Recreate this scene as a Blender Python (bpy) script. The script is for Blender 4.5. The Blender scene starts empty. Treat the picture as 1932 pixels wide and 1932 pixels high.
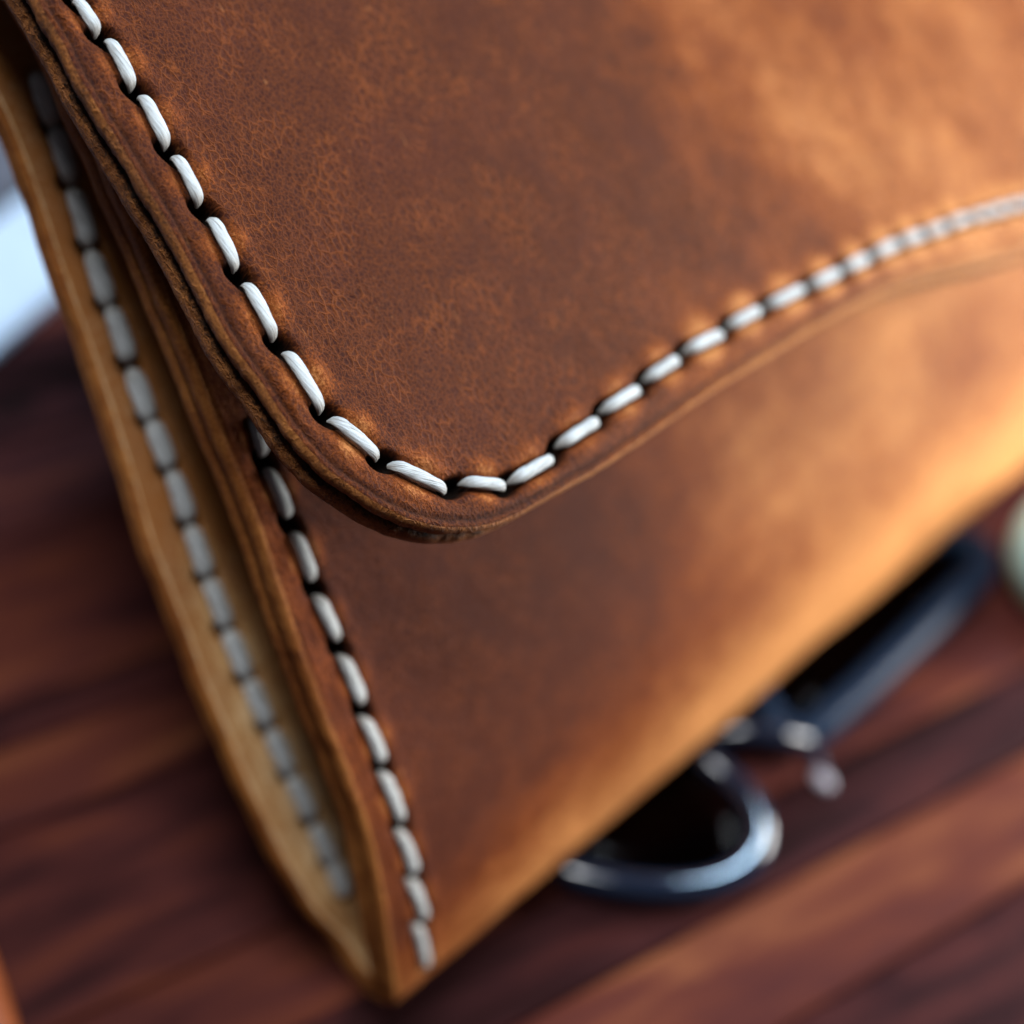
import bpy, math, random
import numpy as np
from mathutils import Matrix, Vector
random.seed(7); rng = np.random.default_rng(7)
sc = bpy.context.scene
col = sc.collection
MM = 0.001

# ------------------------------------------------------------------ camera, light, exposure
FPX = 2650.0; CPX = 966.0                 # focal length and centre of a 1932 px wide frame
UP = np.array([.14, .686, .714]); UP /= np.linalg.norm(UP)      # table normal seen from the camera
XW = np.array([1., 0, 0]) - UP * UP[0]; XW /= np.linalg.norm(XW)
YW = np.cross(UP, XW)
RW = np.stack([XW, YW, UP])               # camera space -> world
H = 121.0                                 # camera height over the table, mm
cam_d = bpy.data.cameras.new('camera'); cam = bpy.data.objects.new('camera', cam_d); col.objects.link(cam)
cam.matrix_world = Matrix.Translation((0, 0, H * MM)) @ Matrix(RW.tolist()).to_4x4()
cam_d.sensor_width = 36; cam_d.lens = FPX / 1932 * 36
cam_d.clip_start = 0.005; cam_d.clip_end = 50
cam_d.dof.use_dof = True; cam_d.dof.focus_distance = 0.0885; cam_d.dof.aperture_fstop = 11.0
sc.camera = cam

def toW(X):                               # camera-space mm -> world metres
    X = np.asarray(X, float)
    return (X @ RW.T + np.array([0, 0, H])) * MM
def ray(p): return np.array([(p[0] - CPX) / FPX, -(p[1] - CPX) / FPX, -1.])

wd = bpy.data.worlds.new("World"); sc.world = wd; wd.use_nodes = True
wn = wd.node_tree.nodes; wl = wd.node_tree.links
bg = wn['Background']; bg.inputs[1].default_value = 1.0
tc = wn.new('ShaderNodeTexCoord'); sx = wn.new('ShaderNodeSeparateXYZ'); rp = wn.new('ShaderNodeValToRGB')
wl.new(tc.outputs['Generated'], sx.inputs[0]); wl.new(sx.outputs['Z'], rp.inputs[0])
rp.color_ramp.elements[0].position = 0.0; rp.color_ramp.elements[0].color = (.035, .033, .035, 1)
rp.color_ramp.elements[1].position = 0.9; rp.color_ramp.elements[1].color = (.06, .065, .08, 1)
wl.new(rp.outputs[0], bg.inputs[0])

def area(name, dirc, dist, size, power, colr, target):
    """soft window-like lamp; dirc and target in camera space"""
    d = np.array(dirc, float); d /= np.linalg.norm(d)
    t = Vector(toW(target)); p = t + Vector(RW @ d) * dist
    L = bpy.data.lights.new(name, 'AREA'); L.shape = 'RECTANGLE'; L.size, L.size_y = size
    L.energy = power; L.color = colr
    o = bpy.data.objects.new(name, L); col.objects.link(o)
    o.location = p; o.rotation_euler = (t - p).to_track_quat('-Z', 'Y').to_euler()
    return o
area('window_light', (.93, .22, -.06), .16, (.10, .14), 1.2, (1.0, .98, .95), (58, -4, -150))
area('overhead_window_light', (.06, .62, .78), .55, (.18, .18), 3.9, (.95, .97, 1.0), (0, 0, -110))
area('glint_light', (.36, .88, .16), .55, (.05, .05), 3.0, (.50, .75, 1.0), (20, -10, -130))  # added small lamp for blue glints on the glasses frame
sc.view_settings.view_transform = 'Standard'; sc.view_settings.look = 'None'
sc.view_settings.exposure = 0.12; sc.view_settings.gamma = 1.0
sc.cycles.use_denoising = True
sc.cycles.max_bounces = 5; sc.cycles.sample_clamp_indirect = 3.0

# ------------------------------------------------------------------ helpers
def tag(o, label=None, cat=None, kind=None, group=None):
    if label: o['label'] = label
    if cat: o['category'] = cat
    if kind: o['kind'] = kind
    if group: o['group'] = group
    return o
def mesh_obj(name, V, Fc, mat, parent=None, attrs=None, smooth=True, uv=None):
    """V in world metres (N,3); Fc (M,4) or (M,3) int array"""
    V = np.asarray(V, float)
    base = np.array(parent.location) if parent is not None and parent.type == 'EMPTY' else np.zeros(3)
    me = bpy.data.meshes.new(name)
    Fc = np.asarray(Fc, np.int32); k = Fc.shape[1]
    me.vertices.add(len(V)); me.vertices.foreach_set('co', (V - base).astype(np.float32).ravel())
    me.loops.add(Fc.size); me.loops.foreach_set('vertex_index', Fc.ravel())
    me.polygons.add(len(Fc)); me.polygons.foreach_set('loop_start', np.arange(0, Fc.size, k, dtype=np.int32))
    if smooth: me.polygons.foreach_set('use_smooth', np.ones(len(Fc), bool))
    me.update(calc_edges=True); me.validate()
    for nm, arr in (attrs or {}).items():
        arr = np.asarray(arr, np.float32)
        if arr.ndim == 1:
            a = me.attributes.new(nm, 'FLOAT', 'POINT'); a.data.foreach_set('value', arr)
        else:
            a = me.attributes.new(nm, 'FLOAT_VECTOR', 'POINT'); a.data.foreach_set('vector', arr.ravel())
    me.materials.append(mat)
    o = bpy.data.objects.new(name, me); col.objects.link(o)
    if parent is not None: o.parent = parent
    return o
def grid_faces(nr, nc, closed_c=False, closed_r=False, flip=False):
    i = np.arange(nr if closed_r else nr - 1)[:, None]; j = np.arange(nc if closed_c else nc - 1)[None, :]
    i2 = (i + 1) % nr; j2 = (j + 1) % nc
    f = np.stack(np.broadcast_arrays(i * nc + j, i * nc + j2, i2 * nc + j2, i2 * nc + j), -1).reshape(-1, 4)
    return f[:, ::-1] if flip else f
def catmull(P, n):
    """smooth resample of a polyline at n points evenly by arc length"""
    P = np.asarray(P, float)
    Q = []
    E = np.vstack([2 * P[0] - P[1], P, 2 * P[-1] - P[-2]])
    for i in range(1, len(E) - 2):
        p0, p1, p2, p3 = E[i-1], E[i], E[i+1], E[i+2]
        for t in np.linspace(0, 1, 24, endpoint=False):
            Q.append(.5 * ((2*p1) + (-p0+p2)*t + (2*p0-5*p1+4*p2-p3)*t*t + (-p0+3*p1-3*p2+p3)*t**3))
    Q.append(P[-1]); Q = np.array(Q)
    s = np.r_[0, np.cumsum(np.linalg.norm(np.diff(Q, axis=0), axis=1))]
    if np.isscalar(n): u = np.linspace(0, s[-1], n)
    else: u = n
    return np.stack([np.interp(u, s, Q[:, k]) for k in range(Q.shape[1])], 1)
def vnoise(x, y, seed=0):
    """cheap value noise, vectorised, ~[-1,1]"""
    xi = np.floor(x).astype(np.int64); yi = np.floor(y).astype(np.int64); xf = x - xi; yf = y - yi
    xf = xf*xf*(3-2*xf); yf = yf*yf*(3-2*yf)
    def h(a, b):
        n = (a * 374761393 + b * 668265263 + seed * 144665) & 0xffffffff
        n = ((n ^ (n >> 13)) * 1274126177) & 0xffffffff
        return ((n ^ (n >> 16)) & 0xffff) / 32767.5 - 1
    return (h(xi, yi)*(1-xf)+h(xi+1, yi)*xf)*(1-yf) + (h(xi, yi+1)*(1-xf)+h(xi+1, yi+1)*xf)*yf

# ------------------------------------------------------------------ materials
def newmat(name):
    m = bpy.data.materials.new(name); m.use_nodes = True
    nt = m.node_tree; return m, nt.nodes, nt.links, nt.nodes['Principled BSDF']
def N(nodes, t, **kw):
    n = nodes.new(t)
    for k, v in kw.items():
        if k == 'inp':
            for kk, vv in v.items(): n.inputs[kk].default_value = vv
        else: setattr(n, k, v)
    return n
def math_(nodes, links, op, a, b=None, clamp=False, c=None):
    n = nodes.new('ShaderNodeMath'); n.operation = op; n.use_clamp = clamp
    for i, v in enumerate((a, b, c)):
        if v is None: continue
        if isinstance(v, (int, float)): n.inputs[i].default_value = v
        else: links.new(v, n.inputs[i])
    return n.outputs[0]
def mixc(nodes, links, fac, a, b, mode='MIX'):
    n = nodes.new('ShaderNodeMix'); n.data_type = 'RGBA'; n.blend_type = mode
    for s, v in ((n.inputs[0], fac), (n.inputs[6], a), (n.inputs[7], b)):
        if isinstance(v, (int, float)): s.default_value = v
        elif isinstance(v, tuple): s.default_value = (*v, 1)
        else: links.new(v, s)
    return n.outputs[2]
def ramp(nodes, links, fac, stops):
    n = nodes.new('ShaderNodeValToRGB'); links.new(fac, n.inputs[0]); e = n.color_ramp.elements
    e[0].position, e[0].color = stops[0][0], (*stops[0][1], 1); e[1].position, e[1].color = stops[-1][0], (*stops[-1][1], 1)
    for p, c in stops[1:-1]:
        x = e.new(p); x.color = (*c, 1)
    return n.outputs[0]
def noise(nodes, links, vec, scale, detail=4, rough=.55, dist=0.):
    n = nodes.new('ShaderNodeTexNoise'); n.inputs['Scale'].default_value = scale
    n.inputs['Detail'].default_value = detail; n.inputs['Roughness'].default_value = rough; n.inputs['Distortion'].default_value = dist
    links.new(vec, n.inputs['Vector']); return n.outputs[0]
def mapping(nodes, links, vec, scale=(1, 1, 1), rot=(0, 0, 0), loc=(0, 0, 0)):
    n = nodes.new('ShaderNodeMapping'); links.new(vec, n.inputs[0])
    n.inputs['Scale'].default_value = scale; n.inputs['Rotation'].default_value = rot; n.inputs['Location'].default_value = loc
    return n.outputs[0]

def leather(name, dark=(.030, .0062, .0034), mid=(.150, .035, .0058), light=(.55, .225, .070), grain=1.0, rough=.50, seed=0., flesh=False, BIAS=-2.04, crackle=False, SPEC=.08):
    """pull-up leather: dark waxed hide that turns pale orange where it is bent or strained.
       reads attributes ab (mm on the hide), pull, tone, pit"""
    m, n, l, b = newmat(name)
    A = N(n, 'ShaderNodeAttribute', attribute_name='ab').outputs['Vector']
    A = mapping(n, l, A, loc=(seed, seed * .7, 0))
    pull = N(n, 'ShaderNodeAttribute', attribute_name='pull').outputs['Fac']
    tone = N(n, 'ShaderNodeAttribute', attribute_name='tone').outputs['Fac']
    pit = N(n, 'ShaderNodeAttribute', attribute_name='pit').outputs['Fac']
    big = noise(n, l, A, .055, 3, .5)
    med = noise(n, l, A, .32, 5, .62, .4)
    stre = noise(n, l, mapping(n, l, A, scale=(2.6, .62, 1), rot=(0, 0, .12)), 1.25, 5, .65, .5)
    # fine crinkled grain
    vw = N(n, 'ShaderNodeVectorMath', operation='ADD'); l.new(A, vw.inputs[0])
    nv = n.new('ShaderNodeTexNoise'); nv.inputs['Scale'].default_value = 1.6; nv.inputs['Detail'].default_value = 3; l.new(A, nv.inputs['Vector'])
    sc_ = N(n, 'ShaderNodeVectorMath', operation='SCALE'); sc_.inputs['Scale'].default_value = .55; l.new(nv.outputs[1], sc_.inputs[0]); l.new(sc_.outputs[0], vw.inputs[1])
    v2 = N(n, 'ShaderNodeTexVoronoi', feature='DISTANCE_TO_EDGE'); v2.inputs['Scale'].default_value = 1.45
    l.new(mapping(n, l, vw.outputs[0], scale=(1.25, .7, 1), rot=(0, 0, .25)), v2.inputs['Vector'])
    cell2 = ramp(n, l, v2.outputs['Distance'], [(0., (0,)*3), (.09, (.7,)*3), (.3, (1,)*3)])
    patch = ramp(n, l, noise(n, l, A, .22, 4, .6, .6), [(.38, (0,)*3), (.62, (1,)*3)])
    vo = N(n, 'ShaderNodeTexVoronoi', feature='DISTANCE_TO_EDGE'); vo.inputs['Scale'].default_value = 2.9
    l.new(mapping(n, l, vw.outputs[0], scale=(1.35, .85, 1)), vo.inputs['Vector'])
    cell = ramp(n, l, vo.outputs['Distance'], [(0., (0,)*3), (.16, (.75,)*3), (.4, (1,)*3)])
    fine = noise(n, l, A, 5.2, 5, .7, .3)
    micro = noise(n, l, A, 16., 3, .7)
    t = math_(n, l, 'MULTIPLY_ADD', big, .70, c=-.175)
    t = math_(n, l, 'MULTIPLY_ADD', med, .70, c=t)
    t = math_(n, l, 'MULTIPLY_ADD', stre, .85, c=math_(n, l, 'ADD', t, -.115))
    t = math_(n, l, 'MULTIPLY_ADD', fine, 1.5, c=t)
    t = math_(n, l, 'MULTIPLY_ADD', micro, .6, c=t)
    t = math_(n, l, 'ADD', t, BIAS)
    t = math_(n, l, 'ADD', t, tone)
    t = math_(n, l, 'MULTIPLY_ADD', pull, .95, c=t)
    c = ramp(n, l, t, [(.0, dark), (.42, mid), (1., light)])
    # veins of the crinkle are paler, wax rubbed off
    vein = math_(n, l, 'SUBTRACT', 1.0, cell, clamp=True)
    vein2 = math_(n, l, 'MULTIPLY', math_(n, l, 'SUBTRACT', 1.0, cell2, clamp=True), patch)
    vein = math_(n, l, 'MAXIMUM', math_(n, l, 'MULTIPLY', vein, .62), math_(n, l, 'MULTIPLY', vein2, 1.5), clamp=True)
    vein = math_(n, l, 'MULTIPLY', vein, math_(n, l, 'MULTIPLY', fine, .60 * grain))
    c = mixc(n, l, vein, c, (mid[0] * 2.7, mid[1] * 3.1, mid[2] * 3.2) if not flesh else light)
    # purplish bloom
    c = mixc(n, l, math_(n, l, 'MULTIPLY', ramp(n, l, noise(n, l, A, .11, 3, .6), [(.45, (0,)*3), (.75, (1,)*3)]), .22), c, (.085, .021, .013))
    pores = ramp(n, l, micro, [(.28, (.45,)*3), (.42, (1,)*3)])
    c = mixc(n, l, .40, c, mixc(n, l, 1., c, pores, 'MULTIPLY'))
    # a few pale scuffs
    sc2 = noise(n, l, mapping(n, l, A, scale=(.9, .28, 1), rot=(0, 0, .9)), 1.1, 2, .4, 2.2)
    c = mixc(n, l, ramp(n, l, sc2, [(.735, (0,)*3), (.79, (.26,)*3)]), c, tuple(x * .9 for x in light))
    if crackle:
        sp = N(n, 'ShaderNodeSeparateXYZ'); l.new(A, sp.inputs[0])
        zb = math_(n, l, 'ABSOLUTE', math_(n, l, 'SUBTRACT', sp.outputs[2], 1.95))
        bandz = math_(n, l, 'SUBTRACT', 1.0, math_(n, l, 'MULTIPLY', zb, .72), clamp=True)
        cv = N(n, 'ShaderNodeTexVoronoi', feature='DISTANCE_TO_EDGE'); cv.inputs['Scale'].default_value = 2.1
        l.new(mapping(n, l, vw.outputs[0], scale=(1, 1, 1.5)), cv.inputs['Vector'])
        cn = noise(n, l, mapping(n, l, A, scale=(1., 1., 1.8)), 1.5, 5, .7, .5)
        k_ = math_(n, l, 'MULTIPLY_ADD', cn, 2.1, c=-1.0)
        k_ = math_(n, l, 'ADD', k_, math_(n, l, 'MULTIPLY', cv.outputs['Distance'], .9))
        k_ = math_(n, l, 'MULTIPLY', math_(n, l, 'MULTIPLY_ADD', bandz, .62, c=k_), bandz)
        crk = ramp(n, l, k_, [(.45, (0,)*3), (.75, (1,)*3)])
        c = mixc(n, l, math_(n, l, 'MULTIPLY', crk, .85), c, (.012, .006, .003))
    c = mixc(n, l, pit, c, (.006, .0035, .0025))
    l.new(c, b.inputs['Base Color'])
    r = math_(n, l, 'MULTIPLY_ADD', fine, .35, c=rough - .05)
    l.new(r, b.inputs['Roughness'])
    b.inputs['Specular IOR Level'].default_value = .06 if flesh else SPEC
    h = math_(n, l, 'MULTIPLY', cell, .30)
    h = math_(n, l, 'MULTIPLY_ADD', fine, 1.1, c=h)
    h = math_(n, l, 'MULTIPLY_ADD', stre, 1.0, c=h)
    h = math_(n, l, 'MULTIPLY_ADD', micro, .5, c=h)
    h = math_(n, l, 'MULTIPLY_ADD', math_(n, l, 'MULTIPLY', cell2, patch), 1.3, c=h)
    if crackle: h = math_(n, l, 'MULTIPLY_ADD', crk, -1.6, c=h)
    bp = N(n, 'ShaderNodeBump'); bp.inputs['Strength'].default_value = .9 * grain; bp.inputs['Distance'].default_value = .00011
    l.new(h, bp.inputs['Height']); l.new(bp.outputs[0], b.inputs['Normal'])
    b.inputs['Sheen Weight'].default_value = .0
    return m
M_flap = leather('flap_leather', seed=0.)
M_body = leather('body_leather', dark=(.040, .0092, .0072), mid=(.160, .037, .0070), light=(.60, .268, .088), seed=31., grain=.9)
M_edge = leather('edge_leather', SPEC=.28, dark=(.035, .010, .004), mid=(.22, .070, .014), light=(.46, .19, .045), seed=12., grain=1.35, rough=.5, BIAS=-1.64, crackle=True)
M_edge_b = leather('panel_edge_leather', SPEC=.15, dark=(.035, .009, .004), mid=(.17, .048, .009), light=(.46, .19, .045), seed=22., grain=1.0, rough=.5, BIAS=-1.85)
M_flesh = leather('flesh_side', dark=(.25, .085, .016), mid=(.44, .245, .095), light=(.74, .58, .37), seed=50., grain=.5, rough=.75, flesh=True, BIAS=-1.72)

def thread_mat():
    m, n, l, b = newmat('waxed_thread')
    A = N(n, 'ShaderNodeAttribute', attribute_name='ab').outputs['Vector']     # x along (mm), y round (turns), z id
    f = noise(n, l, mapping(n, l, A, scale=(.45, 7., 1), rot=(0, 0, .12)), 1.7, 5, .6, .2)
    g = noise(n, l, A, 1.2, 3, .6)
    c = ramp(n, l, f, [(.32, (.17, .16, .14)), (.47, (.42, .44, .44)), (.72, (.57, .61, .62))])
    pit = N(n, 'ShaderNodeAttribute', attribute_name='pit').outputs['Fac']
    c = mixc(n, l, math_(n, l, 'MULTIPLY', pit, g, clamp=True), c, (.16, .11, .06))
    l.new(c, b.inputs['Base Color']); b.inputs['Roughness'].default_value = .55
    b.inputs['Specular IOR Level'].default_value = .4
    b.inputs['Subsurface Weight'].default_value = .0
    bp = N(n, 'ShaderNodeBump'); bp.inputs['Strength'].default_value = .9; bp.inputs['Distance'].default_value = .00016
    l.new(f, bp.inputs['Height']); l.new(bp.outputs[0], b.inputs['Normal'])
    return m
M_thread = thread_mat()

def wood_mat():
    m, n, l, b = newmat('rosewood')
    A = N(n, 'ShaderNodeAttribute', attribute_name='ab').outputs['Vector']     # x along grain, y across (mm), z plank id
    rnd = N(n, 'ShaderNodeSeparateXYZ'); l.new(A, rnd.inputs[0])
    st = noise(n, l, mapping(n, l, A, scale=(.06, .30, 7.3)), .55, 4, .55, .8)
    st2 = noise(n, l, mapping(n, l, A, scale=(.03, .16, 3.1)), .8, 3, .55, .8)
    fi = noise(n, l, mapping(n, l, A, scale=(.12, 3.2, 5.)), 1.4, 4, .65, .2)
    t = math_(n, l, 'MULTIPLY_ADD', st, 1.0, c=math_(n, l, 'MULTIPLY', st2, .75))
    t = math_(n, l, 'MULTIPLY_ADD', fi, .25, c=t)
    t = math_(n, l, 'ADD', t, -.56)
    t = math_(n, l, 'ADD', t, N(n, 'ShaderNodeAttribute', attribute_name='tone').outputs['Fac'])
    c = ramp(n, l, t, [(.0, (.0040, .0014, .0014)), (.22, (.020, .0062, .0070)), (.44, (.050, .0135, .0120)), (.62, (.080, .0210, .0130)), (.92, (.17, .058, .024))])
    l.new(c, b.inputs['Base Color'])
    l.new(math_(n, l, 'MULTIPLY_ADD', fi, .2, c=.45), b.inputs['Roughness'])
    b.inputs['Specular IOR Level'].default_value = .02
    bp = N(n, 'ShaderNodeBump'); bp.inputs['Strength'].default_value = .35; bp.inputs['Distance'].default_value = .0003
    l.new(fi, bp.inputs['Height']); l.new(bp.outputs[0], b.inputs['Normal'])
    return m
M_wood = wood_mat()
def plain(name, c, rough=.5, metal=0., spec=.5, nscale=300., var=.15, coat=0.):
    m, n, l, b = newmat(name)
    o = N(n, 'ShaderNodeTexCoord').outputs['Object']
    f = noise(n, l, o, nscale, 4, .6)
    l.new(mixc(n, l, f, tuple(x * (1 - var) for x in c), tuple(min(1, x * (1 + var)) for x in c)), b.inputs['Base Color'])
    l.new(math_(n, l, 'MULTIPLY_ADD', f, .12, c=rough - .06), b.inputs['Roughness'])
    b.inputs['Metallic'].default_value = metal; b.inputs['Specular IOR Level'].default_value = spec
    b.inputs['Coat Weight'].default_value = coat
    return m
M_black = plain('black_frame', (.008, .017, .036), .32, 0., .07)
M_lens = plain('dark_lens', (.004, .004, .005), .30, 0., .12)
mm_, nn_, ll_, bb_ = newmat('smoky_lens')
tr_ = nn_.new('ShaderNodeBsdfTransparent'); tr_.inputs[0].default_value = (.34, .31, .30, 1)
gs_ = nn_.new('ShaderNodeBsdfGlossy'); gs_.inputs['Roughness'].default_value = .12; gs_.inputs[0].default_value = (.8, .9, 1, 1)
mx_ = nn_.new('ShaderNodeMixShader'); mx_.inputs[0].default_value = .002; ll_.new(tr_.outputs[0], mx_.inputs[1]); ll_.new(gs_.outputs[0], mx_.inputs[2])
ll_.new(mx_.outputs[0], nn_['Material Output'].inputs[0]); M_lens = mm_
M_gloss = plain('gloss_frame', (.005, .010, .022), .07, 0., .55)
M_pad = plain('nose_pad', (.25, .24, .28), .15, 0., .5)
M_white = plain('white_card', (.42, .50, .60), .5)
M_grey = plain('mauve_grey', (.20, .185, .205), .6)
M_mint = plain('mint_glaze', (.50, .92, .98), .25, coat=.3)
M_gap = plain('dark_subfloor', (.012, .006, .005), .8)

# ------------------------------------------------------------------ table of wooden planks
def on_table(p, h=0.):
    """image point (1932 px frame) of the photograph's table -> camera space mm at height h over the table"""
    r = ray(p); D = (H - h) / -(UP @ r); return r * D
g = ray((6040, -764)); g = g - UP * (g @ UP); g /= np.linalg.norm(g)          # grain direction
cr = np.cross(UP, g)
T0 = -UP * H
def tcoord(p, h=0.): X = on_table(p, h) - T0; return X @ g, X @ cr
def tpoint(u, v, h=0.): return T0 + g * u + cr * v + UP * h
marks = [(tcoord(p)[1], t_) for p, t_ in (((30, 640), -.30), ((30, 830), .02), ((30, 1010), .08), ((30, 1320), -.16), ((30, 1400), .06), ((30, 1560), -.02), ((120, 1932), .05), ((1300, 1560), .10), ((900, 1762), -.24), ((1250, 1785), .19), ((1500, 1925), -.08))]  # the dark plank beneath the bag has the contact shadow put into its tone
marks.sort()
print('plank marks', marks)
table = bpy.data.objects.new('table_top', None); table.location = (0, 0, 0); col.objects.link(table)
tag(table, kind='structure')
under = mesh_obj('table_base', toW(np.array([tpoint(u, v, h) for h in (-14, -4) for u, v in ((-700, -500), (700, -500), (700, 500), (-700, 500))])),
                 [(0, 3, 2, 1), (4, 5, 6, 7), (0, 1, 5, 4), (1, 2, 6, 5), (2, 3, 7, 6), (3, 0, 4, 7)], M_gap, table, smooth=False)
def plank(v0, v1, u0, u1, idx, tn):
    gap = .10; v0 += gap; v1 -= gap; u0 += .4; u1 -= .4
    bev = .5; lift = random.uniform(-.08, .08)
    rows = [(v0, -4.2), (v0, -bev), (v0 + bev * .35, -bev * .3), (v0 + bev, 0)]
    rows += [(v0 + bev + (v1 - v0 - 2 * bev) * k / 6, random.uniform(-.03, .03)) for k in range(1, 6)]
    rows += [(v1 - bev, 0), (v1 - bev * .35, -bev * .3), (v1, -bev), (v1, -4.2)]
    us = np.linspace(u0, u1, 9); V = []; ab = []
    for u in us:
        for v, h in rows:
            V.append(tpoint(u, v, h + lift)); ab.append((u + idx * 531.7, v + idx * 37.3, idx * .37))
    f = grid_faces(len(us), len(rows)).tolist()
    nr = len(rows)
    for base, rev in ((0, False), ((len(us) - 1) * nr, True)):
        for k in range(nr // 2):
            if k + 1 < nr - 2 - k + 0:
                q = [base + k, base + k + 1, base + nr - 2 - k, base + nr - 1 - k]
                f.append(q[::-1] if rev else q)
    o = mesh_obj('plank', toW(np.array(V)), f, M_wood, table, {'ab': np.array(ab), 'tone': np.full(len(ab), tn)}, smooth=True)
    return o
vs = [m[0] for m in marks]; print('v', np.round(vs, 1))
up_ = 1 if tcoord((30, 640))[1] > tcoord((1500, 1925))[1] else -1
pl = []
if up_ > 0:      # v falls towards the camera side; each mark is the far edge of its plank
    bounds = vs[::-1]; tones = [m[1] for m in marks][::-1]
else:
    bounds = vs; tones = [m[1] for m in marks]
for k in range(len(bounds)):
    nx_ = bounds[k + 1] if k + 1 < len(bounds) else bounds[k] - up_ * 24
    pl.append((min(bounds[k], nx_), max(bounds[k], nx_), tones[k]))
far_ = bounds[0]; near_ = pl[-1][0] if up_ > 0 else pl[-1][1]
for k in range(14):
    w_ = 21 + 4 * math.sin(k * 2.1); a_, b_ = far_, far_ + up_ * w_; pl.append((min(a_, b_), max(a_, b_), random.uniform(-.15, .1))); far_ = b_
for k in range(7):
    w_ = 22 + 4 * math.sin(k * 1.7); a_, b_ = near_, near_ - up_ * w_; pl.append((min(a_, b_), max(a_, b_), random.uniform(-.15, .1))); near_ = b_
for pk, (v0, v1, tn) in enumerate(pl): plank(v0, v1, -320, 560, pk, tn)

M_spot = plain('dark_spot_mat', (.008, .004, .004), .7, spec=.02)
kc = on_table((28, 768), .12); kv = [kc] + [kc + g * 4.6 * math.cos(a_ / 20 * 2 * math.pi) * (1 + .12 * math.sin(a_ * 1.9)) + cr * 2.3 * math.sin(a_ / 20 * 2 * math.pi) - UP * .3 for a_ in range(20)]
spot_mesh = mesh_obj('dark_spot', toW(np.array(kv)), [(0, 1 + j, 1 + (j + 1) % 20) for j in range(20)], M_spot, table)  # flat dark oval on the planks at the left

# ------------------------------------------------------------------ leather bag: its own frame (a across, b down, n out)
th = math.radians(35)
WV = np.array([.85 * math.cos(th), .53 * math.cos(th), -math.sin(th)]); WV /= np.linalg.norm(WV)
VV = np.array([.49, -.87, 0]); VV -= WV * (VV @ WV); VV /= np.linalg.norm(VV)
NV = np.cross(VV, WV); NV = NV if NV[2] > 0 else -NV
X0 = ray((850, 960)) * 90.
def bag(a, b, n):
    a, b, n = np.broadcast_arrays(a, b, n)
    return X0 + a[..., None] * WV + b[..., None] * VV + n[..., None] * NV
def ray_plane_n(p, n):
    r = ray(p); D = (n + X0 @ NV) / (r @ NV); X = r * D - X0; return X @ WV, X @ VV
def ray_plane_a(p, a):
    r = ray(p); D = (a + X0 @ WV) / (r @ WV); X = r * D - X0; return X @ VV, X @ NV
bagE = bpy.data.objects.new('leather_bag', None)
bagE.location = toW(bag(np.array(50.), np.array(32.), np.array(-38.)))
bagE.location.z = 0
col.objects.link(bagE)
tag(bagE, 'brown waxed leather bag with white stitched flap, standing on the dark planks', 'leather bag')
bpy.context.view_layer.update()

# outer profile of the folded body in (b, n)
prof = [(-64, -5.6), (-50, -5.7), (-38, -6.1), (-20, -8.7), (-10.9, -10.8), (-7.1, -11.7), (-2.5, -13.2), (2.1, -15.0), (6.9, -16.9), (11.8, -19.0),
        (16.2, -21.3), (20.8, -24.2), (25, -27.4), (28.8, -31.0), (31.6, -34.2), (32.9, -37.0), (32.4, -39.8), (30, -41.6), (26, -41.6), (18.2, -38.2),
        (1, -31.8), (-19.4, -24.6), (-40, -18.2), (-64, -12.6)]
PR = catmull(prof, 900)
PS = np.r_[0, np.cumsum(np.linalg.norm(np.diff(PR, axis=0), axis=1))]
SF = PS[np.argmin(np.linalg.norm(PR - np.array([30.6, -41.4]), axis=1))]     # arc length where front panel ends, back begins
PT = np.gradient(PR, axis=0); PT /= np.linalg.norm(PT, axis=1)[:, None]
PN = np.stack([-PT[:, 1], PT[:, 0]], 1)                                       # outward normal in (b,n)
if PN[100, 1] < 0: PN = -PN
def prof_at(s): return np.stack([np.interp(s, PS, PR[:, k]) for k in (0, 1)], -1), np.stack([np.interp(s, PS, PN[:, k]) for k in (0, 1)], -1)
def thick(s): return 2.3 + 1.1 / (1 + np.exp((s - (SF - 6)) / 3.))
PI_ = PR - PN * thick(PS)[:, None]                                            # inner profile
mF = PS <= SF + 1
def solve_edge(p, curve, arcs, lo=-16., hi=14.):
    """a and arc length where the view ray meets the extruded curve"""
    best = None
    for a in np.arange(lo, hi, .05):
        b_, n_ = ray_plane_a(p, a)
        d = np.hypot(curve[:, 0] - b_, curve[:, 1] - n_); k = d.argmin()
        if best is None or d[k] < best[0]: best = (d[k], a, arcs[k])
    return best[1], best[2]
crease_px = [(100, 60), (170, 220), (240, 380), (310, 540), (370, 690), (420, 820), (470, 935), (505, 1040), (543, 1150), (582, 1258), (630, 1387), (669, 1481), (700, 1578), (722, 1679), (735, 1760)]
fe = [solve_edge(p, PR[PS < SF - 8], PS[PS < SF - 8], -12, 0) for p in crease_px]
bs_px = [(82, 187), (119, 296), (152, 412), (187, 529), (225, 634), (262, 745), (300, 840), (337, 937), (372, 1040), (409, 1140), (446, 1235), (486, 1328), (525, 1418), (567, 1506), (607, 1592)]
mB = PS > SF + 4
bst = [solve_edge(p, PI_[mB], PS[mB]) for p in bs_px]
out_px = [(0, 250), (36, 342), (72, 450), (115, 576), (155, 684), (213, 860), (262, 1030), (320, 1170), (355, 1275), (389, 1345), (432, 1452), (493, 1582), (562, 1704), (634, 1794)]
be = [solve_edge(p, PR[mB], PS[mB]) for p in out_px]
print('front edge', [tuple(np.round(x, 1)) for x in fe]); print('back stitch', [tuple(np.round(x, 1)) for x in bst]); print('back edge', [tuple(np.round(x, 1)) for x in be], SF, PS[-1])
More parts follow.
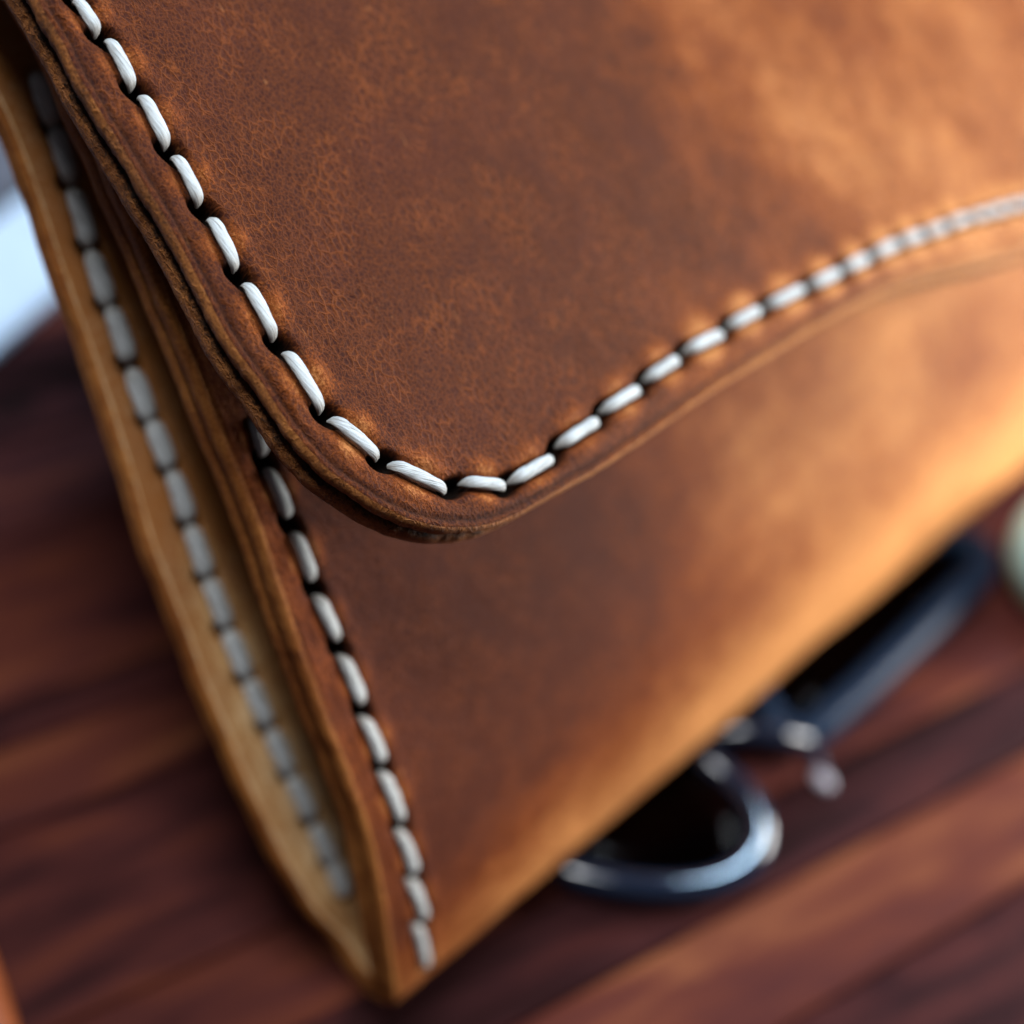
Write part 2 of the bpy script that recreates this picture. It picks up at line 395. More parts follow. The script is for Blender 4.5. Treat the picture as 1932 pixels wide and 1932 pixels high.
ex = sorted(fe, key=lambda t: t[1]); tip_a = ex[-1][0]
bx = sorted(be, key=lambda t: t[1])
es = np.array([0] + [x[1] for x in ex] + [SF + 2] + [x[1] for x in bx] + [PS[-1]])
ea = np.array([ex[0][0]] + [x[0] for x in ex] + [.5 * (tip_a + bx[0][0]) - .2] + [x[0] for x in bx] + [bx[-1][0]])
o_ = np.argsort(es); es, ea = es[o_], ea[o_]
sfine = np.linspace(0, PS[-1], 700); efine = np.interp(sfine, es, ea)
kk = np.exp(-np.linspace(-2, 2, 31) ** 2); kk /= kk.sum()
efine = efine + .9 * np.exp(-((sfine - (SF - 4)) / 3.5) ** 2) + .8 * np.exp(-((sfine - (SF + 3)) / 4.5) ** 2)
efine = np.convolve(np.pad(efine, 15, mode='edge'), kk, 'valid')
def edge_a(s): return np.interp(s, sfine, efine)

# --- stitch positions on the body front
bodyst_px = [((430, 742), (470, 822)), ((476, 788), (497, 858)), ((505, 886), (545, 976)), ((557, 1006), (590, 1096)), ((598, 1124), (638, 1210)), ((645, 1238), (684, 1328)), ((687, 1354), (723, 1442)), ((723, 1460), (757, 1551)), ((753, 1567), (784, 1650)), ((776, 1662), (801, 1738)), ((784, 1744), (803, 1828))]
body_st = []
for p, q in bodyst_px[1:]:
    A0 = solve_edge(p, PR[PS < SF], PS[PS < SF], -9, 2); A1 = solve_edge(q, PR[PS < SF], PS[PS < SF], -9, 2); body_st.append((A0, A1))
L0 = body_st[1]; L1 = body_st[2]
print('body stitches', [tuple(np.round(x, 1).tolist() for x in s) for s in body_st])

def body_detail(a, s, stitches, depth, far=None):
    """height, pull, pit on a sheet around a run of stitches given as ((a0,s0),(a1,s1))"""
    h = np.zeros_like(a); pull = np.zeros_like(a); pit = np.zeros_like(a)
    for k, (p, q) in enumerate(stitches):
        p = np.array(p); q = np.array(q); d = q - p; L = np.linalg.norm(d) + 1e-9; T = d / L; Nn = np.array([T[1], -T[0]])
        x = (a - p[0]) * T[0] + (s - p[1]) * T[1]; y = (a - p[0]) * Nn[0] + (s - p[1]) * Nn[1]
        xc = np.clip(x, 0, L); dd = np.hypot(x - xc, y)
        near = dd < 6
        h -= depth * .45 * np.exp(-(dd / .62) ** 2)
        w = np.exp(-((x - L / 2) / (L * .42)) ** 2)
        h += depth * .22 * w * np.exp(-((np.abs(y) - 1.25) / .55) ** 2)
        pull = np.maximum(pull, w * np.exp(-((np.abs(y) - .9) / 1.1) ** 2) * .75)
        pit = np.maximum(pit, .55 * np.exp(-(dd / .62) ** 4))
        if k + 1 < len(stitches):
            nx = np.array(stitches[k + 1][0]); c = .5 * (q + nx) ; tt = nx - p; tt /= np.linalg.norm(tt)
            cs, sn = math.cos(-.55), math.sin(-.55); R = np.array([[cs, -sn], [sn, cs]]); ht = R @ tt if HOLE_SIGN > 0 else R.T @ tt
            hn = np.array([ht[1], -ht[0]])
            u = ((a - c[0]) * ht[0] + (s - c[1]) * ht[1]) / 1.02; v = ((a - c[0]) * hn[0] + (s - c[1]) * hn[1]) / .64
            rr = np.minimum(np.sqrt(u * u + v * v), 8)
            hole = 1 / (1 + np.exp((rr - 1) * 11))
            h -= 1.5 * depth * hole; pit = np.maximum(pit, np.clip(hole * 2.2, 0, 1))
    return h, pull, pit
HOLE_SIGN = 1

def sheet(name, s0, s1, ns, mat, stitches=None, inner_stitches=None, aR=136., mat_in=None):
    """one panel of the folded body, closed cross-section: outer face, cut edge, inner face"""
    s = np.linspace(s0, s1, ns)
    P, Pn = prof_at(s); t = thick(s); eA = edge_a(s)
    w1 = vnoise(s * .35, s * 0 + 3.3, 1) * .12 + vnoise(s * 1.1, s * 0 + 9.3, 2) * .03
    fine_r = np.r_[np.linspace(.35, 9, 66), 9 + (np.linspace(0, 1, 40)[1:] ** 1.6)]
    offs = []     # (a offset from edge, depth below outer face, fraction of far field)
    for r in fine_r[:66]: offs.append((r, 0., 0.))
    outer = [(r, 0., 0.) for r in fine_r[:66][::-1]]
    far = [(9., 0., f) for f in (np.linspace(0, 1, 44)[1:] ** 1.35)[::-1]]
    # edge profile: crease line, rounded bead, groove between layers, second bead
    edge = [(.16, -.10, 0), (.02, -.02, 0), (-.10, 0.02, 0), (-.24, .10, 0), (-.36, .28, 0), (-.42, .55, 0), (-.40, .85, 0), (-.30, 1.15, 0)]
    def row(i):
        out = []
        T = t[i]
        for r, d, f in far: out.append((eA[i] + 9 + f * (aR - eA[i] - 9), d, 0.))
        for r, d, f in outer: out.append((eA[i] + r, d, 0.))
        e = [(.18, .10), (.02, .02), (-.12, .03), (-.26, .12), (-.37, .30), (-.42, .55), (-.38, .45 * T - .1), (-.22, .5 * T), (-.38, .55 * T + .1), (-.46, T - .62), (-.40, T - .3), (-.22, T - .08), (.1, T)]
        for k, (r, d) in enumerate(e): out.append((eA[i] + r + w1[i] * (1 if 2 < k < 12 else .3), d, .65 if k == 7 else (.25 if k == 0 else .0)))
        for r in (.4, .8, 1.2, 1.6, 2, 2.4, 2.8, 3.2, 3.6, 4, 4.4, 4.8, 5.2, 5.6, 6, 7, 8, 10, 13, 20, 40, 80): out.append((eA[i] + r, T, 0.))
        out.append((aR, T, 0.))
        return out
    rows = [row(i) for i in range(ns)]
    G = np.array(rows)                                    # ns, nc, 3
    nc = G.shape[1]; A = G[..., 0]; Dp = G[..., 1]; pit = G[..., 2].copy(); S = np.broadcast_to(s[:, None], A.shape)
    nfar = len(far) + 66; nedge = 13
    h = np.zeros_like(A); pull = np.zeros_like(A)
    if stitches is not None:
        sl = slice(0, nfar + 1)
        hh, pp, qq = body_detail(A[:, sl], S[:, sl], stitches, .8)
        h[:, sl] += hh; pull[:, sl] = pp; pit[:, sl] = np.maximum(pit[:, sl], qq)
    if inner_stitches is not None:
        sl = slice(nfar + nedge, nc - 6)
        hh, pp, qq = body_detail(A[:, sl], S[:, sl], inner_stitches, .6)
        h[:, sl] -= hh; pull[:, sl] = pp * .5; pit[:, sl] = np.maximum(pit[:, sl], qq * .3)
    # undulation of the hide
    und = .16 * vnoise(A * .11, S * .13, 5) + .06 * vnoise(A * .4, S * .37, 6)
    h[:, :nfar] += und[:, :nfar]
    tone = np.zeros_like(A)
    marg = np.exp(-np.clip((A - eA[:, None]) / 3.2, 0, 9) ** 2) * .50; marg[:, nfar + nedge:] = 0
    pull = np.maximum(pull, marg)
    # wax pushed away along the fold: paler; window glow painted over the far half
    foldw = np.exp(-((S - (SF - 9)) / 9.) ** 2)
    pull = np.maximum(pull, foldw * .80 * (1 if mat is M_body else 0))
    tone += .10 * vnoise(A * .09, S * .11, 8)
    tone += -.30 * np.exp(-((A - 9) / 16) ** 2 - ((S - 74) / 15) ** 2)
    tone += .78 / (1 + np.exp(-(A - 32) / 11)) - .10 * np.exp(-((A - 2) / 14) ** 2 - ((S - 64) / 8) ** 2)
    edge_sl = slice(nfar, nfar + nedge)
    inn = slice(nfar + nedge, nc)
    tone[:, inn] = .10 * vnoise(A[:, inn] * .3, S[:, inn] * .2, 12) + .22 * np.exp(-((S[:, inn] - 133) / 18) ** 2) - .8 / (1 + np.exp(-(S[:, inn] - 153) / 9))  # inner face: shade under the flap painted in, darker to the top
    tone[:, edge_sl] += .08 + .10 * vnoise(S[:, edge_sl] * .6, Dp[:, edge_sl] * 2 + 5, 9)
    ext = np.concatenate([P, Pn], 1)
    b = P[:, 0][:, None] + Pn[:, 0][:, None] * (h - Dp); n = P[:, 1][:, None] + Pn[:, 1][:, None] * (h - Dp)
    Vw = toW(bag(A, b, n)).reshape(-1, 3)
    F_ = grid_faces(ns, nc, closed_c=True)
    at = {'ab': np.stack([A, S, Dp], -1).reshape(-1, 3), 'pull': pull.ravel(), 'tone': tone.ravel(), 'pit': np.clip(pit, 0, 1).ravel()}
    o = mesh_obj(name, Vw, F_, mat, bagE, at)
    ci = np.arange(len(F_)) % nc
    mi = np.zeros(len(F_), np.int32)
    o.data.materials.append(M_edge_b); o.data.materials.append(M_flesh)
    if len(o.data.polygons) == len(F_):
        mi[(ci >= nfar) & (ci < nfar + nedge - 1)] = 1
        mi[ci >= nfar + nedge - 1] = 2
        o.data.polygons.foreach_set('material_index', mi)
    return o
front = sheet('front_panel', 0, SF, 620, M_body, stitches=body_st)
inner_st = []
for (a, s), (a2, s2) in zip(bst[:-1], bst[1:]):
    inner_st.append(((a, s), (a2, s2)))
# stitches centred on measured centres
bc = np.array(sorted(bst, key=lambda t: t[1])); 

bc = np.vstack([bc[0] - (bc[1] - bc[0]) * .75, bc]); back_st = []
for k in range(len(bc)):
    dirv = (bc[min(k + 1, len(bc) - 1)] - bc[max(k - 1, 0)]); Ld = np.linalg.norm(dirv) / (2 if 0 < k < len(bc) - 1 else 1); dirv /= np.linalg.norm(dirv)
    back_st.append((tuple(bc[k] - dirv * Ld * .475), tuple(bc[k] + dirv * Ld * .475)))
HOLE_SIGN = -1
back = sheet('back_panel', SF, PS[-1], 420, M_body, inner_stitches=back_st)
HOLE_SIGN = 1

# ------------------------------------------------------------------ flap
crease = [(108, 36), (151, 119), (216, 230), (274, 324), (335, 425), (396, 540), (451, 644), (505, 716), (559, 799), (616, 864), (674, 910), (732, 946), (793, 972), (854, 982), (908, 979), (962, 961), (1016, 932), (1081, 896), (1140, 861), (1236, 797), (1344, 722), (1452, 657), (1560, 592), (1704, 524), (1932, 466)]
cb = [ray_plane_n(p, 0.) for p in crease]
loop = [(-6.2, -64), (-6.1, -52)] + [tuple(x) for x in cb] + [(86, 8.6), (104, 9), (122, 6), (131, 0), (135.5, -10), (136, -30), (136, -64)]
B1 = catmull(loop, 1500)
topc = np.stack([np.linspace(136, -6.2, 160)[1:-1], np.full(158, -64.)], 1)
BB = np.vstack([B1, topc])
nb = len(BB)
Tg = np.roll(BB, -1, 0) - np.roll(BB, 1, 0); Tg /= np.linalg.norm(Tg, axis=1)[:, None]
kk = np.exp(-np.linspace(-2, 2, 13) ** 2); kk /= kk.sum()
Tg = np.stack([np.convolve(np.r_[Tg[-6:, k], Tg[:, k], Tg[:6, k]], kk, 'valid') for k in (0, 1)], 1); Tg /= np.linalg.norm(Tg, axis=1)[:, None]
ctr = np.array([72., -56.])
On = np.stack([Tg[:, 1], -Tg[:, 0]], 1)
if (On[200] @ (BB[200] - ctr)) < 0: On = -On                    # outward
arc = np.r_[0, np.cumsum(np.linalg.norm(np.diff(BB, axis=0), axis=1))]
flap_st_px = [((92, -92), (142, -12)), ((144, -3), (184, 60)), ((204, 70), (251, 162)), ((267, 176), (316, 274)), ((330, 290), (378, 382)), ((398, 407), (447, 506)), ((464, 530), (520, 638)), ((540, 660), (610, 774)), ((627, 787), (717, 864)), ((738, 874), (846, 926)), ((876, 908), (957, 918)), ((968, 906), (1047, 862)),
    ((1058, 838), (1133, 791)), ((1141, 773), (1210, 731)), ((1223, 713), (1283, 675)), ((1298, 661), (1367, 627)), ((1378, 613), (1438, 583)), ((1453, 575), (1521, 542)), ((1533, 538), (1588, 511)), ((1596, 507), (1641, 485)), ((1650, 480), (1696, 458)), ((1702, 457), (1743, 441)), ((1748, 441), (1786, 427)), ((1791, 424), (1828, 411)), ((1833, 411), (1866, 402)), ((1869, 401), (1898, 393)), ((1902, 391), (1930, 385)), ((1934, 384), (1962, 379))]
flap_st = [(ray_plane_n(p, .1), ray_plane_n(q, .1)) for p, q in flap_st_px]

r_in = np.r_[np.linspace(.45, 7.5, 62)]
far_f = np.linspace(0, 1, 72)[1:] ** 1.15
def flap_rows():
    A = []; Bc = []; Dp = []; Pt = []
    inward = ctr - BB; dist = np.linalg.norm(inward, axis=1); ind = inward / dist[:, None]
    # blend inward direction: perpendicular near the rim
    for f in far_f[::-1]:
        w = f; base = BB - On * 7.5; P = base + (ctr - base) * (w * .97); A.append(P[:, 0]); Bc.append(P[:, 1]); Dp.append(np.zeros(nb)); Pt.append(np.zeros(nb))
    for r in r_in[::-1]:
        P = BB - On * r; A.append(P[:, 0]); Bc.append(P[:, 1]); Dp.append(np.zeros(nb)); Pt.append(np.zeros(nb))
    return A, Bc, Dp, Pt
A, Bc, Dp, Pt = flap_rows()
TF = 4.1
wob = vnoise(arc * .5, arc * 0 + 1.5, 21) * .16
rag = vnoise(arc * 3.1, arc * 0 + 4.5, 22) * .09 + vnoise(arc * 1.3, arc * 0 + 7.5, 23) * .10
edge = [(.20, .06, .25), (.08, .15, .55), (-.05, .10, .35), (-.22, .02, 0), (-.42, .10, 0), (-.58, .30, 0), (-.66, .62, 0), (-.64, .95, .0), (-.55, 1.28, .10), (-.40, 1.52, .35), (-.08, 1.72, .8), (.12, 1.92, 1.0), (-.10, 2.10, .85),
        (-.46, 2.30, .30), (-.58, 2.6, .10), (-.62, 2.95, 0), (-.62, 3.3, 0), (-.56, 3.6, 0), (-.42, 3.85, .0), (-.2, 4.02, .1), (.2, 4.1, .1)]
n_top = len(A)
for k, (r, d, pt) in enumerate(edge):
    amp = 1.0 if 7 < k < 15 else .35
    P = BB - On * (r + amp * rag)[:, None]
    P = P + On * 0
    A.append(P[:, 0]); Bc.append(P[:, 1])
    dd = np.full(nb, d) + (wob if 8 <= k <= 14 else 0) + (rag * .6 if 8 <= k <= 14 else 0)
    Dp.append(dd); Pt.append(np.full(nb, pt))
for r in (1, 3, 8):
    P = BB - On * r; A.append(P[:, 0]); Bc.append(P[:, 1]); Dp.append(np.full(nb, TF)); Pt.append(np.zeros(nb))
base = BB - On * 8
for f in (.3, .6, .97):
    P = base + (ctr - base) * f; A.append(P[:, 0]); Bc.append(P[:, 1]); Dp.append(np.full(nb, TF)); Pt.append(np.zeros(nb))
A = np.array(A); Bc = np.array(Bc); Dp = np.array(Dp); Pt = np.array(Pt)
nr = len(A)
h = np.zeros_like(A); pull = np.zeros_like(A)
sl = slice(n_top - 62 - 14, n_top + 2)
hh, pp, qq = body_detail(A[sl], Bc[sl], flap_st, 1.0)
h[sl] += hh; pull[sl] = np.maximum(pull[sl], pp); Pt[sl] = np.maximum(Pt[sl], qq)
und = .10 * vnoise(A * .12, Bc * .14, 31) + .05 * vnoise(A * .45, Bc * .4, 32) + .02 * vnoise(A * 1.3, Bc * .8, 33)
h[:n_top] += und[:n_top]
def sstep(x, lo, hi): t = np.clip((x - lo) / (hi - lo), 0, 1); return t * t * (3 - 2 * t)
tone = .12 * vnoise(A * .10 + 3, Bc * .07, 41) + .08 * vnoise(A * .33, Bc * .16, 42)
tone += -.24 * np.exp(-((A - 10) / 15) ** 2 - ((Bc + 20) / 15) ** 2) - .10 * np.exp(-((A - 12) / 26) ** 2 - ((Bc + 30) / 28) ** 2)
tone += .64 * sstep(A, 12, 66)  # window glow painted in, paler towards the right
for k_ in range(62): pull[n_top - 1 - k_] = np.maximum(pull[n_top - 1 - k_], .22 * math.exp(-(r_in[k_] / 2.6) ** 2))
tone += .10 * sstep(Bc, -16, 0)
edr = slice(n_top + 4, n_top + 21)
rimw = sstep(BB[:, 0], 2, 16)[None, :]
pull[n_top + 1:n_top + 9] = np.maximum(pull[n_top + 1:n_top + 9], .35 * rimw)  # light caught by the bevel, painted as a paler bottom rim
cr_ = vnoise(np.broadcast_to(arc, A[edr].shape) * 2.2, Dp[edr] * 2.4, 51) + .6 * vnoise(np.broadcast_to(arc, A[edr].shape) * 5.5, Dp[edr] * 5, 52)
band = np.exp(-((Dp[edr] - 1.9) / .75) ** 2)
Pt[edr] = np.maximum(Pt[edr], np.clip((cr_ + .05) * 2.2, 0, 1) * band * .6)
h[edr] -= .06 * np.clip(cr_, 0, 1) * band
tone[edr] += .20 + .16 * vnoise(np.broadcast_to(arc, A[edr].shape) * 1.1, Dp[edr] * 2.5, 43)
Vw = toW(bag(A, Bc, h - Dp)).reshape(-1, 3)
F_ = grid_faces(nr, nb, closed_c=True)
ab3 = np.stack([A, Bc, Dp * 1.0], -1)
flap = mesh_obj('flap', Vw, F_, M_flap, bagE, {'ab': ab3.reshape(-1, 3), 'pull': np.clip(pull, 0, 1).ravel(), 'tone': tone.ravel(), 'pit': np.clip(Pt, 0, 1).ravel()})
flap.data.materials.append(M_edge)
if len(flap.data.polygons) == len(F_):
    ri = np.repeat(np.arange(nr - 1), nb)
    flap.data.polygons.foreach_set('material_index', ((ri >= n_top + 4)).astype(np.int32))

# hinge strip: carries the flap over the top of the bag to the back panel (outside the frame)
hp = catmull([(-63.6, -.05), (-70, -.6), (-75, -4), (-76.5, -9.5), (-74, -14), (-68, -15.6), (-60, -16.2)], 40)
ht = np.gradient(hp, axis=0); ht /= np.linalg.norm(ht, axis=1)[:, None]; hn = np.stack([ht[:, 1], -ht[:, 0]], 1)
if hn[0, 1] < 0: hn = -hn
aa = np.linspace(-6, 136, 60)
hin = hp - hn * 2.1
ring = np.vstack([hp, hin[::-1]])
Ah, Kh = np.meshgrid(aa, np.arange(len(ring)), indexing='ij')
Vh = bag(Ah, ring[Kh, 0], ring[Kh, 1])
fh = grid_faces(60, len(ring), closed_c=True)
mesh_obj('flap_hinge', toW(Vh).reshape(-1, 3), fh, M_flap, bagE, {'ab': np.stack([Ah, ring[Kh, 0], ring[Kh, 1]], -1).reshape(-1, 3), 'pull': np.full(Ah.size, .2), 'tone': np.zeros(Ah.size), 'pit': np.zeros(Ah.size)})

# ------------------------------------------------------------------ stitches, each one a part
def stitch(P3, Nrm, rad, k, dirt):
    """thread lying over the hide: P3 (m,3) centre line in camera mm, Nrm (m,3), rad (m,)"""
    m = len(P3); nsid = 20
    T = np.gradient(P3, axis=0); T /= np.linalg.norm(T, axis=1)[:, None]
    S_ = np.cross(T, Nrm); S_ /= np.linalg.norm(S_, axis=1)[:, None]; U = np.cross(S_, T)
    L = np.r_[0, np.cumsum(np.linalg.norm(np.diff(P3, axis=0), axis=1))]
    ang = np.linspace(0, 2 * math.pi, nsid, endpoint=False)
    V = []; ab = []; pit = []
    ph = rng.uniform(0, 6.28)
    for i in range(m):
        # two plies twisted round each other give shallow lobes
        tw = ph + L[i] * .55
        rr = rad[i] * (1 + .05 * np.cos(9 * (ang - tw * .4)) + .05 * np.cos(2 * (ang - tw)) + .03 * np.cos(5 * (ang - tw * 1.3)) + .02 * rng.standard_normal(nsid) * .5)
        V.append(P3[i] + np.cos(ang)[:, None] * S_[i] * (rr * 1.06)[:, None] + np.sin(ang)[:, None] * U[i] * (rr * .66)[:, None])
        ab.append(np.stack([np.full(nsid, L[i] + k * 13.1), (ang - tw) / 6.283 * 3, np.full(nsid, k * 1.7)], 1))
        e = min(i, m - 1 - i) / (m * .22)
        pit.append(np.full(nsid, dirt + .9 * max(0, 1 - e)))
    V = np.vstack(V); ab = np.vstack(ab); pit = np.concatenate(pit)
    f = grid_faces(m, nsid, closed_c=True).tolist()
    return mesh_obj('stitch', toW(V), f, M_thread, bagE, {'ab': ab, 'pit': np.clip(pit, 0, 1)})
def stitch_on(fn, p, q, rmid, k, lift=.20, sink=.70, bow=.03, dirt=.0, ext=.0):
    """fn(a,s,h)->(point, normal)"""
    p = np.array(p, float); q = np.array(q, float); d = q - p; L = np.linalg.norm(d); T = d / L
    Nn = np.array([T[1], -T[0]])
    m = 26; x = np.linspace(-ext, 1 + ext, m) + rng.uniform(-.01, .01)
    env = np.clip(1 - np.abs((2 * x - 1) / (1 + 2 * ext)) ** 5.5, 0, 1)
    hh = -sink + (lift + sink) * env ** .6
    rad = rmid * (.22 + .78 * env ** .62)
    jb = bow * rng.uniform(.5, 1.4)
    pts = p[None] + x[:, None] * d[None] + Nn[None] * (jb * np.sin(np.clip(x, 0, 1) * math.pi))[:, None]
    P3, Nm = fn(pts[:, 0], pts[:, 1], hh)
    return stitch(P3, Nm, rad, k, dirt)
def fn_flap(a, b, hh): return bag(a, b, hh), np.broadcast_to(NV, (len(a), 3))
def fn_body(a, s, hh):
    P, Pn = prof_at(s); return bag(a, P[:, 0] + Pn[:, 0] * hh, P[:, 1] + Pn[:, 1] * hh), Pn[:, 0][:, None] * VV + Pn[:, 1][:, None] * NV
def fn_in(a, s, hh):
    P, Pn = prof_at(s); t = thick(s) + hh
    return bag(a, P[:, 0] - Pn[:, 0] * t, P[:, 1] - Pn[:, 1] * t), -(Pn[:, 0][:, None] * VV + Pn[:, 1][:, None] * NV)
k = 0
for p, q in flap_st: stitch_on(fn_flap, p, q, .41, k); k += 1
for p, q in body_st: stitch_on(fn_body, p, q, .46, k, lift=.18, sink=.6); k += 1
for p, q in back_st: stitch_on(fn_in, p, q, .72, k, lift=.30, sink=.25, dirt=.0); k += 1

# ------------------------------------------------------------------ glasses lying half under the bag
def tube(P, r, nsid=14, closed=False, flat=1.0, upv=UP):
    P = np.asarray(P, float); m = len(P)
    T = (np.roll(P, -1, 0) - np.roll(P, 1, 0)) if closed else np.gradient(P, axis=0)
    T /= np.linalg.norm(T, axis=1)[:, None]
    S_ = np.cross(T, upv); S_ /= np.linalg.norm(S_, axis=1)[:, None]; U = np.cross(S_, T)
    r = np.broadcast_to(np.asarray(r, float), (m,))
    ang = np.linspace(0, 2 * math.pi, nsid, endpoint=False)
    V = P[:, None] + (np.cos(ang)[None, :, None] * S_[:, None]) * r[:, None, None] + (np.sin(ang)[None, :, None] * U[:, None]) * r[:, None, None] * flat
    V = V.reshape(-1, 3); f = grid_faces(m, nsid, closed_c=True, closed_r=closed).tolist()
    if not closed:
        V = np.vstack([V, P[0], P[-1]]); c0, c1 = len(V) - 2, len(V) - 1
        for j in range(nsid):
            j2 = (j + 1) % nsid
            f.append([c0, j2, j, c0]); f.append([c1, (m - 1) * nsid + j, (m - 1) * nsid + j2, c1])
        f = [x for x in f]
    return V, f
def add_poly(name, V, f, mat, parent, **kw):
    """list faces of mixed size"""
    V = toW(V); base = np.array(parent.location) if parent is not None and parent.type == 'EMPTY' else (np.array(parent.parent.location) if parent is not None else 0)
    me = bpy.data.meshes.new(name)
    ff = []
    for x in f:
        y = []
        for v in x:
            if v not in y: y.append(v)
        if len(y) > 2: ff.append(y)
    me.from_pydata((V - base).tolist(), [], ff); me.update()
    for p in me.polygons: p.use_smooth = True
    me.materials.append(mat); o = bpy.data.objects.new(name, me); col.objects.link(o)
    if parent is not None: o.parent = parent
    return o
glE = bpy.data.objects.new('eyeglasses', None); glE.location = toW(on_table((1420, 1420))); glE.location.z = 0; col.objects.link(glE)
tag(glE, 'dark framed glasses lying on the planks, half hidden beneath the leather bag', 'glasses')
bpy.context.view_layer.update()
def closed_curve(px, h, n=90):
    P = np.array([on_table(p, h) for p in px]); P = np.vstack([P[-2:], P, P[:3]])
    C_ = catmull(P, 400)
    i0 = np.argmin(np.linalg.norm(C_ - P[2], axis=1)[:200]); i1 = 200 + np.argmin(np.linalg.norm(C_ - P[2], axis=1)[200:])
    Q = C_[i0:i1]; return Q[np.linspace(0, len(Q) - 1, n, endpoint=False).astype(int)]
rim1 = closed_curve([(1040, 1628), (1150, 1664), (1280, 1676), (1372, 1656), (1424, 1608), (1430, 1550), (1396, 1490), (1345, 1445), (1290, 1414), (1200, 1392), (1110, 1410), (1030, 1470), (995, 1560)], 2.4)
rim2 = closed_curve([(1512, 1388), (1600, 1322), (1690, 1238), (1780, 1150), (1846, 1082), (1850, 1040), (1790, 1020), (1700, 1040), (1590, 1110), (1510, 1200), (1425, 1280), (1452, 1352)], 2.6)
for rc, rr_, rm_ in ((rim1, 1.5, M_gloss), (rim2, 1.95, M_black)):
    V_, f_ = tube(rc, rr_, closed=True, flat=.9); rim = add_poly('rim', V_, f_, rm_, glE)
for rc in (rim1, rim2):
    c0 = rc.mean(0); m_ = len(rc)
    ringv = np.vstack([c0 + (rc - c0) * .985 + UP * .35, c0 + (rc - c0) * .5 + UP * .9, [c0 + UP * 1.05], c0 + (rc - c0) * .985 - UP * .35, c0 + (rc - c0) * .5 + UP * .2, [c0 + UP * .35]])
    f_ = []
    for j in range(m_):
        j2 = (j + 1) % m_; q = 2 * m_ + 1
        f_ += [[j, j2, m_ + j2, m_ + j], [m_ + j, m_ + j2, 2 * m_], [q + j2, q + j, q + m_ + j, q + m_ + j2], [q + m_ + j2, q + m_ + j, q + 2 * m_], [j2, j, q + j, q + j2]]
    add_poly('lens', ringv, f_, M_lens, glE)
bp_ = catmull(np.array([on_table(p, hh) for p, hh in (((1300, 1418), 2.6), ((1350, 1392), 3.6), ((1410, 1384), 4.4), ((1470, 1392), 4.2), ((1516, 1400), 2.8))]), 40)
V_, f_ = tube(bp_, 1.25, flat=1.1); add_poly('bridge', V_, f_, M_gloss, glE)
arm_ = catmull(np.array([on_table(p, hh) for p, hh in (((1512, 1392), 2.6), ((1540, 1425), 2.4), ((1552, 1462), 1.8))]), 20)
V_, f_ = tube(arm_, .55); pa = add_poly('pad_arm', V_, f_, M_black, glE)
pc = on_table((1553, 1472), 1.9); e1 = g; e2 = cr
V_ = []; 
for i in range(1, 10):
    t_ = math.pi * i / 10
    for j in range(16):
        p_ = 2 * math.pi * j / 16
        V_.append(pc + e2 * 1.35 * math.cos(t_) + e1 * .95 * math.sin(t_) * math.cos(p_) + UP * .7 * math.sin(t_) * math.sin(p_))
V_.append(pc + e2 * 1.35); V_.append(pc - e2 * 1.35)
f_ = grid_faces(9, 16, closed_c=True).tolist() + [[144, (j + 1) % 16, j] for j in range(16)] + [[145, 128 + j, 128 + (j + 1) % 16] for j in range(16)]
add_poly('nose_pad', V_, f_, M_pad, glE)

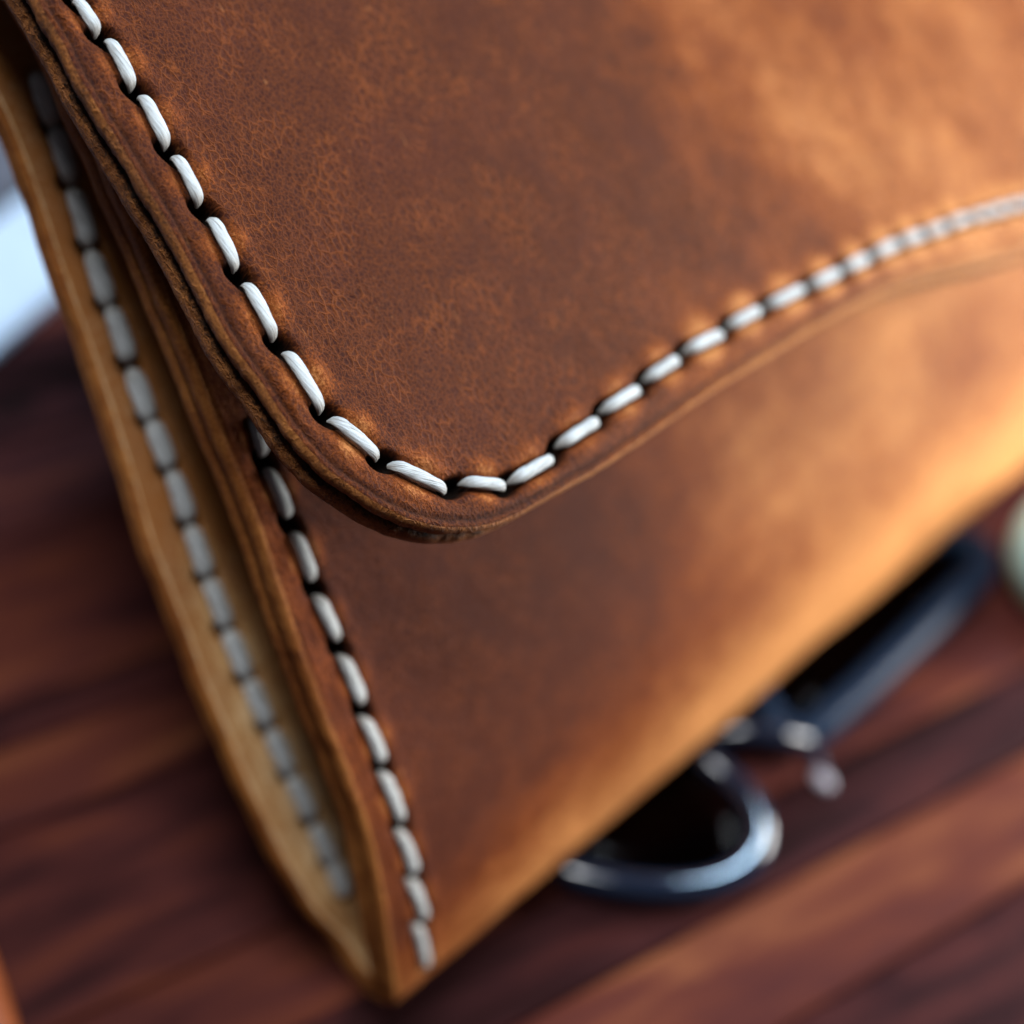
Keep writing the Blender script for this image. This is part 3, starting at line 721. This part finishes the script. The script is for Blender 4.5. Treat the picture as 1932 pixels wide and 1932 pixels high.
# ------------------------------------------------------------------ white box on the left
def rounded_box(cx, dx, dy, dz, r, seg=4):
    """verts of a rounded box; dx,dy,dz: half-extent vectors (camera mm)"""
    import bmesh
    bm = bmesh.new(); bmesh.ops.create_cube(bm, size=2.0)
    hx, hy, hz = (np.linalg.norm(v) for v in (dx, dy, dz))
    for v_ in bm.verts: v_.co = Vector((v_.co.x * hx, v_.co.y * hy, v_.co.z * hz))
    bmesh.ops.bevel(bm, geom=bm.edges[:], offset=r, segments=seg, profile=.5, affect='EDGES')
    V = np.array([v_.co[:] for v_ in bm.verts]); F = [[v_.index for v_ in f.verts] for f in bm.faces]
    bm.free()
    return cx + V[:, :1] / hx * dx + V[:, 1:2] / hy * dy + V[:, 2:] / hz * dz, F
wl0 = on_table((-60, 722)); wl1 = on_table((190, 500)); ed = wl1 - wl0; ed /= np.linalg.norm(ed); pe = np.cross(UP, ed)
if pe @ np.array([0, 1, 0]) < 0: pe = -pe
CARD = 16.
box_c = .5 * (wl0 + wl1) + pe * CARD * .5 + UP * 1.1 - ed * 8
V_, f_ = rounded_box(box_c, ed * 60, pe * CARD * .5, UP * .9, .3)
wb = add_poly('white_card', V_, f_, M_white, None)
tag(wb, 'stiff white card lying flat on the planks at the left edge of the picture', 'card')
V_, f_ = rounded_box(.5 * (wl0 + wl1) + pe * (CARD + 22) + UP * 8 - ed * 8, ed * 60, pe * 21, UP * 7.6, 1.5)
gb = add_poly('grey_case', V_, f_, M_grey, None)
tag(gb, 'mauve grey case standing on the planks just beyond the white card at the left', 'case')

# ------------------------------------------------------------------ mint jar on the right
mc = on_table((2012, 1118))
sx_ = XW; sy_ = YW
prof_j = [(0, 0), (5.5, 0), (7.6, 1.2), (8.9, 4), (9.2, 7), (8.6, 10), (7.0, 12.4), (5.2, 13.6), (0, 14.2)]
pj = catmull(prof_j, 36); V_ = []
XC = np.array([1., 0, 0]) - UP * UP[0]; XC /= np.linalg.norm(XC); YC = np.cross(UP, XC)
for r_, z_ in pj:
    for j in range(32): V_.append(mc + (XC * math.cos(j * math.pi / 16) + YC * math.sin(j * math.pi / 16)) * max(r_, .01) + UP * z_)
jar = add_poly('mint_jar', np.array(V_), grid_faces(36, 32, closed_c=True).tolist(), M_mint, None)
tag(jar, 'small rounded pale mint green pot cut off by the right edge of the picture', 'pot')

# ------------------------------------------------------------------ tan lace at the lower left
lp = catmull(np.array([on_table(p, .9) for p in ((-160, 1560), (-88, 1720), (-34, 1862), (8, 2010), (30, 2200))]), 60)
V_, f_ = tube(lp, 1.9, nsid=16, flat=.42)
M_lace = plain('tan_lace', (.30, .075, .02), .5)
lace = add_poly('leather_lace', V_, f_, M_lace, None)
tag(lace, 'flat tan leather lace lying on the planks in the lower left corner', 'leather lace')
